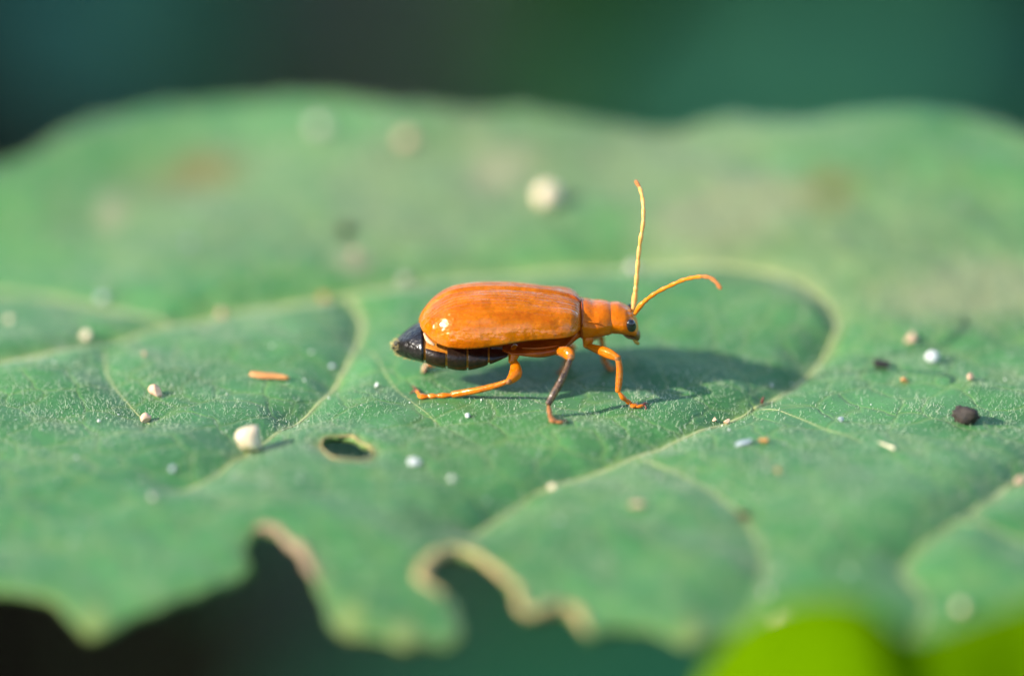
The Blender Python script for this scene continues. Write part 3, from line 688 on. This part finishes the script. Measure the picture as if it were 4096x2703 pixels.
# near front leg
leg([pp(2352, 1338, -.45), pp(2352, 1358, -.55), pp(2346, 1380, -.62)],
    [pp(2346, 1382, -.62), pp(2385, 1396, -.95), pp(2430, 1412, -1.3), pp(2472, 1432, -1.6)],
    [pp(2471, 1430, -1.62), pp(2478, 1470, -1.72), pp(2477, 1515, -1.82), pp(2472, 1562, -1.95)],
    [pp(2473, 1562, -1.95), pp(2492, 1590, -2.0), pg(2524, 1614, .10), pg(2548, 1626, .08), pg(2570, 1622, .10)],
    [[pg(2568, 1622, .09), pg(2580, 1622, .10), pg(2584, 1632, .05), pg(2581, 1640, -.01)], [pg(2568, 1620, .09), pg(2582, 1612, .1), pg(2590, 1614, .04), pg(2592, 1618, 0)]], OL, fw=(.10, .15, .19, .12), tr=(.10, .11, .12, .10))
# far legs
leg([pp(2368, 1340, .45), pp(2372, 1345, .6), pp(2376, 1345, .7)],
    [pp(2376, 1345, .7), pp(2386, 1338, .95), pp(2396, 1335, 1.15), pp(2404, 1338, 1.3)],
    [pp(2404, 1338, 1.3), pp(2408, 1370, 1.36), pp(2412, 1405, 1.42), pp(2418, 1442, 1.5)],
    [pp(2418, 1442, 1.5), pp(2426, 1456, 1.5), pg(2436, 1470, .10), pg(2448, 1474, .07), pg(2460, 1474, .08)],
    [[pg(2459, 1474, .07), pg(2467, 1473, .08), pg(2472, 1477, .0)]], OL)
leg([pp(2245, 1385, .8), pp(2250, 1388, .95), pp(2255, 1390, 1.05)],
    [pp(2255, 1390, 1.05), pp(2268, 1388, 1.25), pp(2280, 1390, 1.45), pp(2288, 1400, 1.6)],
    [pp(2287, 1400, 1.6), pp(2278, 1425, 1.65), pp(2266, 1452, 1.7), pp(2256, 1478, 1.7)],
    [pp(2256, 1478, 1.7), pg(2252, 1486, .12), pg(2248, 1489, .08), pg(2243, 1490, .07), pg(2236, 1490, .08)],
    [[pg(2237, 1490, .07), pg(2230, 1489, .08), pg(2225, 1493, 0)]], OL)
leg([pp(2060, 1390, .85), pp(2055, 1400, 1.0), pp(2045, 1410, 1.1)],
    [pp(2048, 1408, 1.1), pp(2020, 1400, 1.3), pp(1990, 1395, 1.5), pp(1955, 1400, 1.65)],
    [pp(1957, 1400, 1.65), pp(1880, 1420, 1.6), pp(1800, 1440, 1.5), pp(1720, 1458, 1.35)],
    [pp(1720, 1458, 1.35), pp(1706, 1463, 1.3), pp(1698, 1470, 1.25), pg(1696, 1480, .06), pg(1695, 1487, .05)],
    [[pg(1695, 1487, .05), pg(1692, 1491, .06), pg(1688, 1493, 0)]], (M['legs'], M['legs'], M['pale'], M['claw']))

# ------------------------------------------------------------------ grains, pellets and flakes on the leaf
GM = {
    'cream': plain("cream_grain", (.68, .52, .33), (.86, .75, .56), .55, 1.5, .25),
    'pink': plain("pink_tan_grain", (.52, .31, .19), (.72, .50, .36), .6, 3, .15),
    'orange': plain("orange_crumb", (.50, .20, .05), (.68, .38, .15), .6, 4, .1),
    'white': plain("white_grain", (.50, .53, .50), (.74, .75, .72), .5, 4, .15),
    'blue': plain("bluish_grain", (.26, .32, .34), (.42, .48, .50), .5, 4, .1),
    'grey': plain("grey_tan_grain", (.40, .38, .30), (.55, .52, .42), .6, 4, .1),
    'dark': plain("dark_speck", (.012, .010, .008), (.05, .035, .025), .7, 8, .0, .8, .05, 14),
    'red': plain("red_brown_speck", (.08, .015, .012), (.20, .05, .035), .6, 6, .05),
    'husk': plain("orange_husk", (.50, .17, .04), (.70, .32, .10), .5, 2.5, .1, .5, .05, 5)}
def grain(name, px, py, size, mat, label, cat, asp=(1, 1, .9), seed=None, lump=.30, rz=0.0, group=None, freq=2.3, ic=ICO3, planes=11):
    seed = seed or int(px + py); r = size / 2 / PXMM
    v = ic[0].copy(); v = v * (1 + lump * smooth_noise(v, seed, freq) * 2.2)[:, None] * np.array(asp) * r
    rg = np.random.default_rng(seed + 1)
    for _ in range(0 if lump < .09 else planes):                     # broken faces
        d_ = rg.normal(size=3); d_ /= np.linalg.norm(d_); q_ = v @ d_; v = v - np.maximum(0, q_ - rg.uniform(.5, .85) * q_.max())[:, None] * d_
    v = v * (1 + .05 * smooth_noise(v / r, seed + 2, 6))[:, None]
    c_, s_ = math.cos(rz), math.sin(rz); v = v @ np.array([[c_, -s_, 0], [s_, c_, 0], [0, 0, 1]]).T
    lift = -v[:, 2].min() * .88
    p = pg(px, py, lift); base = np.array([p[0], p[1], p[2] - lift])
    return tag(mk(name, v + p, ic[1], GM[mat], None, base), label, cat, group)
SG = "specks and grains on the leaf"
def g(*a, **k): k.setdefault('group', SG); return grain(*a, **k)
g("sand_grain", 1005, 1778, 160, 'cream', "large smooth cream grain beside the chewed hole in the leaf", "grain", (.95, .95, 1.0), lump=.10, ic=ICO3)
g("sand_grain", 622, 1565, 58, 'pink', "lumpy pink tan grain between orange husk and small tan crumb", "grain", (1, .9, .85), ic=ICO3)
g("crumb", 583, 1676, 46, 'pink', "small pale tan crumb in front of lumpy pink tan grain", "crumb", (1, 1, .8))
g("sand_grain", 343, 1345, 54, 'cream', "pale cream pink grain just behind the left stretch of the main vein", "grain", (1, .9, .8))
g("sand_grain", 885, 1258, 52, 'pink', "pinkish grain sitting on the main vein", "grain", (1, 1, 1))
g("sand_grain", 410, 1196, 54, 'blue', "bluish grey round grain behind the main vein casting a shadow", "grain", (1, 1, .95), lump=.1)
g("sand_grain", 40, 1275, 38, 'cream', "small cream grain near the left end of the main vein", "grain")
g("sand_grain", 1298, 1188, 44, 'orange', "soft orange tan grain where the side vein leaves the main vein", "grain")
g("sand_grain", 1616, 1118, 55, 'grey', "pale grey grain behind the beetle's tail beyond the main vein", "grain")
g("sand_grain", 2190, 781, 112, 'cream', "bright cream blurred grain far behind the beetle's wing cases", "grain", lump=.06)
g("sand_grain", 1280, 505, 75, 'grey', "big faint grey blurred disc of a grain at the leaf's far edge", "grain", lump=.08)
g("sand_grain", 1630, 558, 72, 'pink', "faint tan blurred disc of a grain next to the far edge", "grain", lump=.08)
g("sand_grain", 2535, 1070, 54, 'grey', "pale blurred grain behind the upright antenna", "grain", lump=.08)
g("droppings", 1378, 915, 70, 'dark', "dark blurred speck on the leaf far behind the beetle's tail", "speck", (1, 1, 1.1))
g("sand_grain", 1420, 1010, 34, 'pink', "dull pink blurred crumb in front of the dark far speck", "crumb", (1.2, 1, .6))
g("sand_grain", 760, 975, 34, 'blue', "faint bluish blurred dot behind the bluish grey round grain", "grain")
g("droppings", 3862, 1662, 96, 'dark', "rough dark oblong pellet of insect droppings casting a shadow", "pellet", (1.2, .72, .72), lump=.24, rz=-.45, freq=7, planes=0, ic=ICO3)
g("droppings", 3525, 1457, 78, 'dark', "flat dark blurred pellet beside the white round grain", "pellet", (1.1, .7, .5), rz=.1)
g("sand_grain", 3730, 1428, 56, 'white', "white round grain to the right of the vein loop", "grain", lump=.06)
g("sand_grain", 3648, 1350, 56, 'pink', "pink tan blurred grain just behind the white round grain", "grain")
g("crumb", 3616, 1523, 38, 'orange', "small orange tan crumb near the flat dark pellet", "crumb")
g("crumb", 3885, 1507, 40, 'pink', "small pinkish crumb behind the rough dark pellet", "crumb", (.8, .8, 1.1))
g("crumb", 2973, 2060, 52, 'red', "dark red brown speck in front of the thick loop vein", "speck", (1.15, .9, .8))
g("crumb", 2545, 2018, 46, 'pink', "dusty mauve crumb on the leaf below the loop vein", "crumb", (1.4, .8, .6))
g("flake", 1660, 1845, 70, 'white', "white flake lying right of the chewed hole", "flake", (1.15, .7, .35))
g("crumb", 1870, 1661, 28, 'white', "tiny bright white grain in front of the beetle's hind leg", "grain", (1, 1, .9))
g("crumb", 2908, 1686, 36, 'pink', "small peach crumb on the vein ahead of the beetle", "crumb", (1, .8, .8), lump=.35)
g("crumb", 2858, 1676, 20, 'pink', "tiniest peach crumb beside the small peach crumb on vein", "crumb")
g("crumb", 3060, 1762, 32, 'orange', "little orange brown crumb right of the bluish flake", "crumb", (1.4, .8, .7), lump=.35)
g("sand_grain", 3112, 2462, 84, 'cream', "big pale cream grain beside the lime leaf at the front edge", "grain", lump=.08)
g("sand_grain", 3845, 2422, 50, 'cream', "smaller cream grain behind the lime leaf", "grain", lump=.1)
g("crumb", 3070, 2365, 34, 'grey', "faint olive tan blurred dot behind the big pale cream grain", "grain")
g("crumb", 2238, 2078, 24, 'white', "faint white blurred dot in front of the loop vein", "grain")
g("crumb", 607, 1987, 28, 'grey', "faint tan blurred dot before the end of the side vein", "grain")
g("crumb", 690, 1870, 28, 'blue', "faint pale blue blurred dot left of the large cream grain", "grain")
g("flake", 2970, 1768, 74, 'blue', "thin bluish white flake below the small peach crumb", "flake", (1, .6, .12))
g("flake", 3362, 1677, 28, 'blue', "tiny pale blue chip halfway between beetle and rough dark pellet", "flake", (.8, .6, .9))
g("crumb", 3050, 1608, 34, 'red', "small red splinter where the loop vein meets the beetle's shadow", "speck", (.4, .4, 1.2))
g("crumb", 4080, 1925, 46, 'pink', "peach crumb on the vein at the leaf's right side", "crumb", lump=.35)
g("crumb", 577, 1412, 26, 'pink', "tiny pink crumb between main vein and orange husk", "crumb", (.8, .8, 1))
g("crumb", 2210, 1945, 34, 'cream', "small cream dot on the lower stretch of the loop vein", "grain")
g("crumb", 1330, 1463, 30, 'blue', "tiny pale blue chip beside the side vein", "flake", (1.3, .8, .4))
g("crumb", 1507, 1540, 22, 'white', "tiny white chip left of the beetle's hind foot", "flake")
g("crumb", 3110, 1880, 26, 'orange', "tiny ochre crumb in front of the little orange brown crumb", "crumb")
# orange dry husk: a curled, pointed scale
hc = pg(1078, 1502, .14); hv = []; n_, m_ = 22, 9
for i in range(n_):
    t = i / (n_ - 1); x = (t - .5) * 1.32; wv = .20 * math.sin(math.pi * min(1, t * 1.02 + .03)) ** .7 * (1 - .35 * t)
    for j in range(m_):
        s = j / (m_ - 1) * 2 - 1
        hv.append(hc + np.array([x + .03 * s, wv * s - .25 * (t - .5), .06 - .10 * s * s - .12 * (t - .3) ** 2 + .012 * math.sin(9 * t + 4 * s)]))
hk = mk("dry_husk", hv, ring_faces(n_, m_, False), GM['husk'], None, (hc[0], hc[1], hc[2] - .14))
hk.modifiers.new("thickness", 'SOLIDIFY').thickness = .035 * S
tag(hk, "thin orange pointed husk lying on the leaf left of the side vein", "husk")
# pale splinter
sp = [pg(3515, 1768, .05), pg(3545, 1780, .05), pg(3575, 1793, .05)]
tag(mk("plant_splinter", *tube(sp, [(.02,), (.035,), (.05,)], n=12, m=8), GM['cream'], None, sp[1]), "thin pale plant splinter on leaf in front of the rough dark pellet", "splinter")

# ------------------------------------------------------------------ unseen shrubs, added to shade the background and darken the beetle's reflections
def added_shrub(name, label, loc, rad, hgt_, seed, cnt=5200):
    r = np.random.default_rng(seed); root = tag(empty(name, loc), label, "added_shrub", "unseen shrubs added to block light")
    loc = np.asarray(loc, float)
    d = r.normal(size=(cnt, 3)); d /= np.linalg.norm(d, axis=1)[:, None]
    P = d * (r.random(cnt) ** .5)[:, None] * np.array([rad, rad, hgt_ / 2]) + np.array([0, 0, hgt_ / 2 + 20])
    P += np.c_[smooth_noise(P, seed, .01), smooth_noise(P, seed + 1, .01), smooth_noise(P, seed + 2, .01)] * rad * .25
    P[:, 2] = np.clip(P[:, 2], 15, None)
    a = r.normal(size=(cnt, 3)); a /= np.linalg.norm(a, axis=1)[:, None]; bb = np.cross(a, r.normal(size=(cnt, 3))); bb /= np.linalg.norm(bb, axis=1)[:, None]
    nrm = np.cross(a, bb); L_ = r.uniform(35, 60, cnt)[:, None]; W_ = L_ * .32
    V = np.stack([P - a * L_, P - bb * W_ + nrm * 5, P + a * L_, P + bb * W_ + nrm * 5, P - nrm * 2], 1).reshape(-1, 3)
    i0 = np.arange(cnt) * 5
    f = np.vstack([np.c_[i0, i0 + 1, i0 + 4], np.c_[i0 + 1, i0 + 2, i0 + 4], np.c_[i0 + 2, i0 + 3, i0 + 4], np.c_[i0 + 3, i0, i0 + 4]])
    tag(mk("crown", V, f, M['bggreen'], root, smooth=False), kind="stuff")
    mk("stem", *tube([(0, 0, -8), (10, 5, hgt_ * .3), (-5, 0, hgt_ * .7)], [(16,), (12,), (6,)], n=16, m=8), soil, root)
spots = [(-1150, -700, "behind the photographer's left shoulder"), (-1200, -200, "level with the beetle's tail"), (-1150, 300, "left of the blurred leaves"), (-1200, 850, "farthest along the sunny row"),
         (-450, -1150, "behind the photographer"), (350, -1200, "behind the photographer's right shoulder"), (1150, -700, "on the shady side past the lime leaf"), (1250, 100, "on the shady side beyond the broad leaf"), (1200, 900, "on the shady side past the teal leaves")]
for i, (x, y, s_) in enumerate(spots):
    added_shrub("added_shrub", "unseen bush added to block light, " + s_, (x, y, G), 340, 900 if i < 4 else 480, 50 + i)

# ------------------------------------------------------------------ low weeds over the soil, with a bare patch left of the view
cnt = 9000; r = np.random.default_rng(77)
P = np.c_[r.uniform(-1500, 1500, cnt), r.uniform(-900, 2600, cnt)]
k = (smooth_noise(P, 70, .012, 9) > -.12) & ~((P[:, 0] > -260) & (P[:, 0] < -15) & (P[:, 1] > 380) & (P[:, 1] < 1250)) & (np.hypot(P[:, 0], P[:, 1] + 180) > 120)
P = P[k]; cnt = len(P); P = np.c_[P, G + r.uniform(10, 75, cnt)]
a = r.normal(size=(cnt, 3)) * [1, 1, .35]; a /= np.linalg.norm(a, axis=1)[:, None]
bb = np.cross(a, r.normal(size=(cnt, 3)) * [.35, .35, 1]); bb /= np.linalg.norm(bb, axis=1)[:, None]; nrm = np.cross(a, bb); nrm *= np.sign(nrm[:, 2:3])
L_ = r.uniform(16, 38, cnt)[:, None]; W_ = L_ * r.uniform(.35, .6, (cnt, 1))
V = np.stack([P - a * L_, P - bb * W_ + nrm * 3, P + a * L_, P + bb * W_ + nrm * 3, P - nrm * 2, P * [1, 1, 0] + [0, 0, G - 6], P * [1, 1, 0] + [2.5, 0, G - 6]], 1).reshape(-1, 3)
i0 = np.arange(cnt) * 7
f = np.vstack([np.c_[i0, i0 + 1, i0 + 4], np.c_[i0 + 1, i0 + 2, i0 + 4], np.c_[i0 + 2, i0 + 3, i0 + 4], np.c_[i0 + 3, i0, i0 + 4], np.c_[i0 + 5, i0 + 6, i0 + 4]])
tag(mk("ground_cover", V, f, M['bggreen'], smooth=False), "low green weeds covering the dark soil far below the broad leaf", "weeds", kind="stuff")
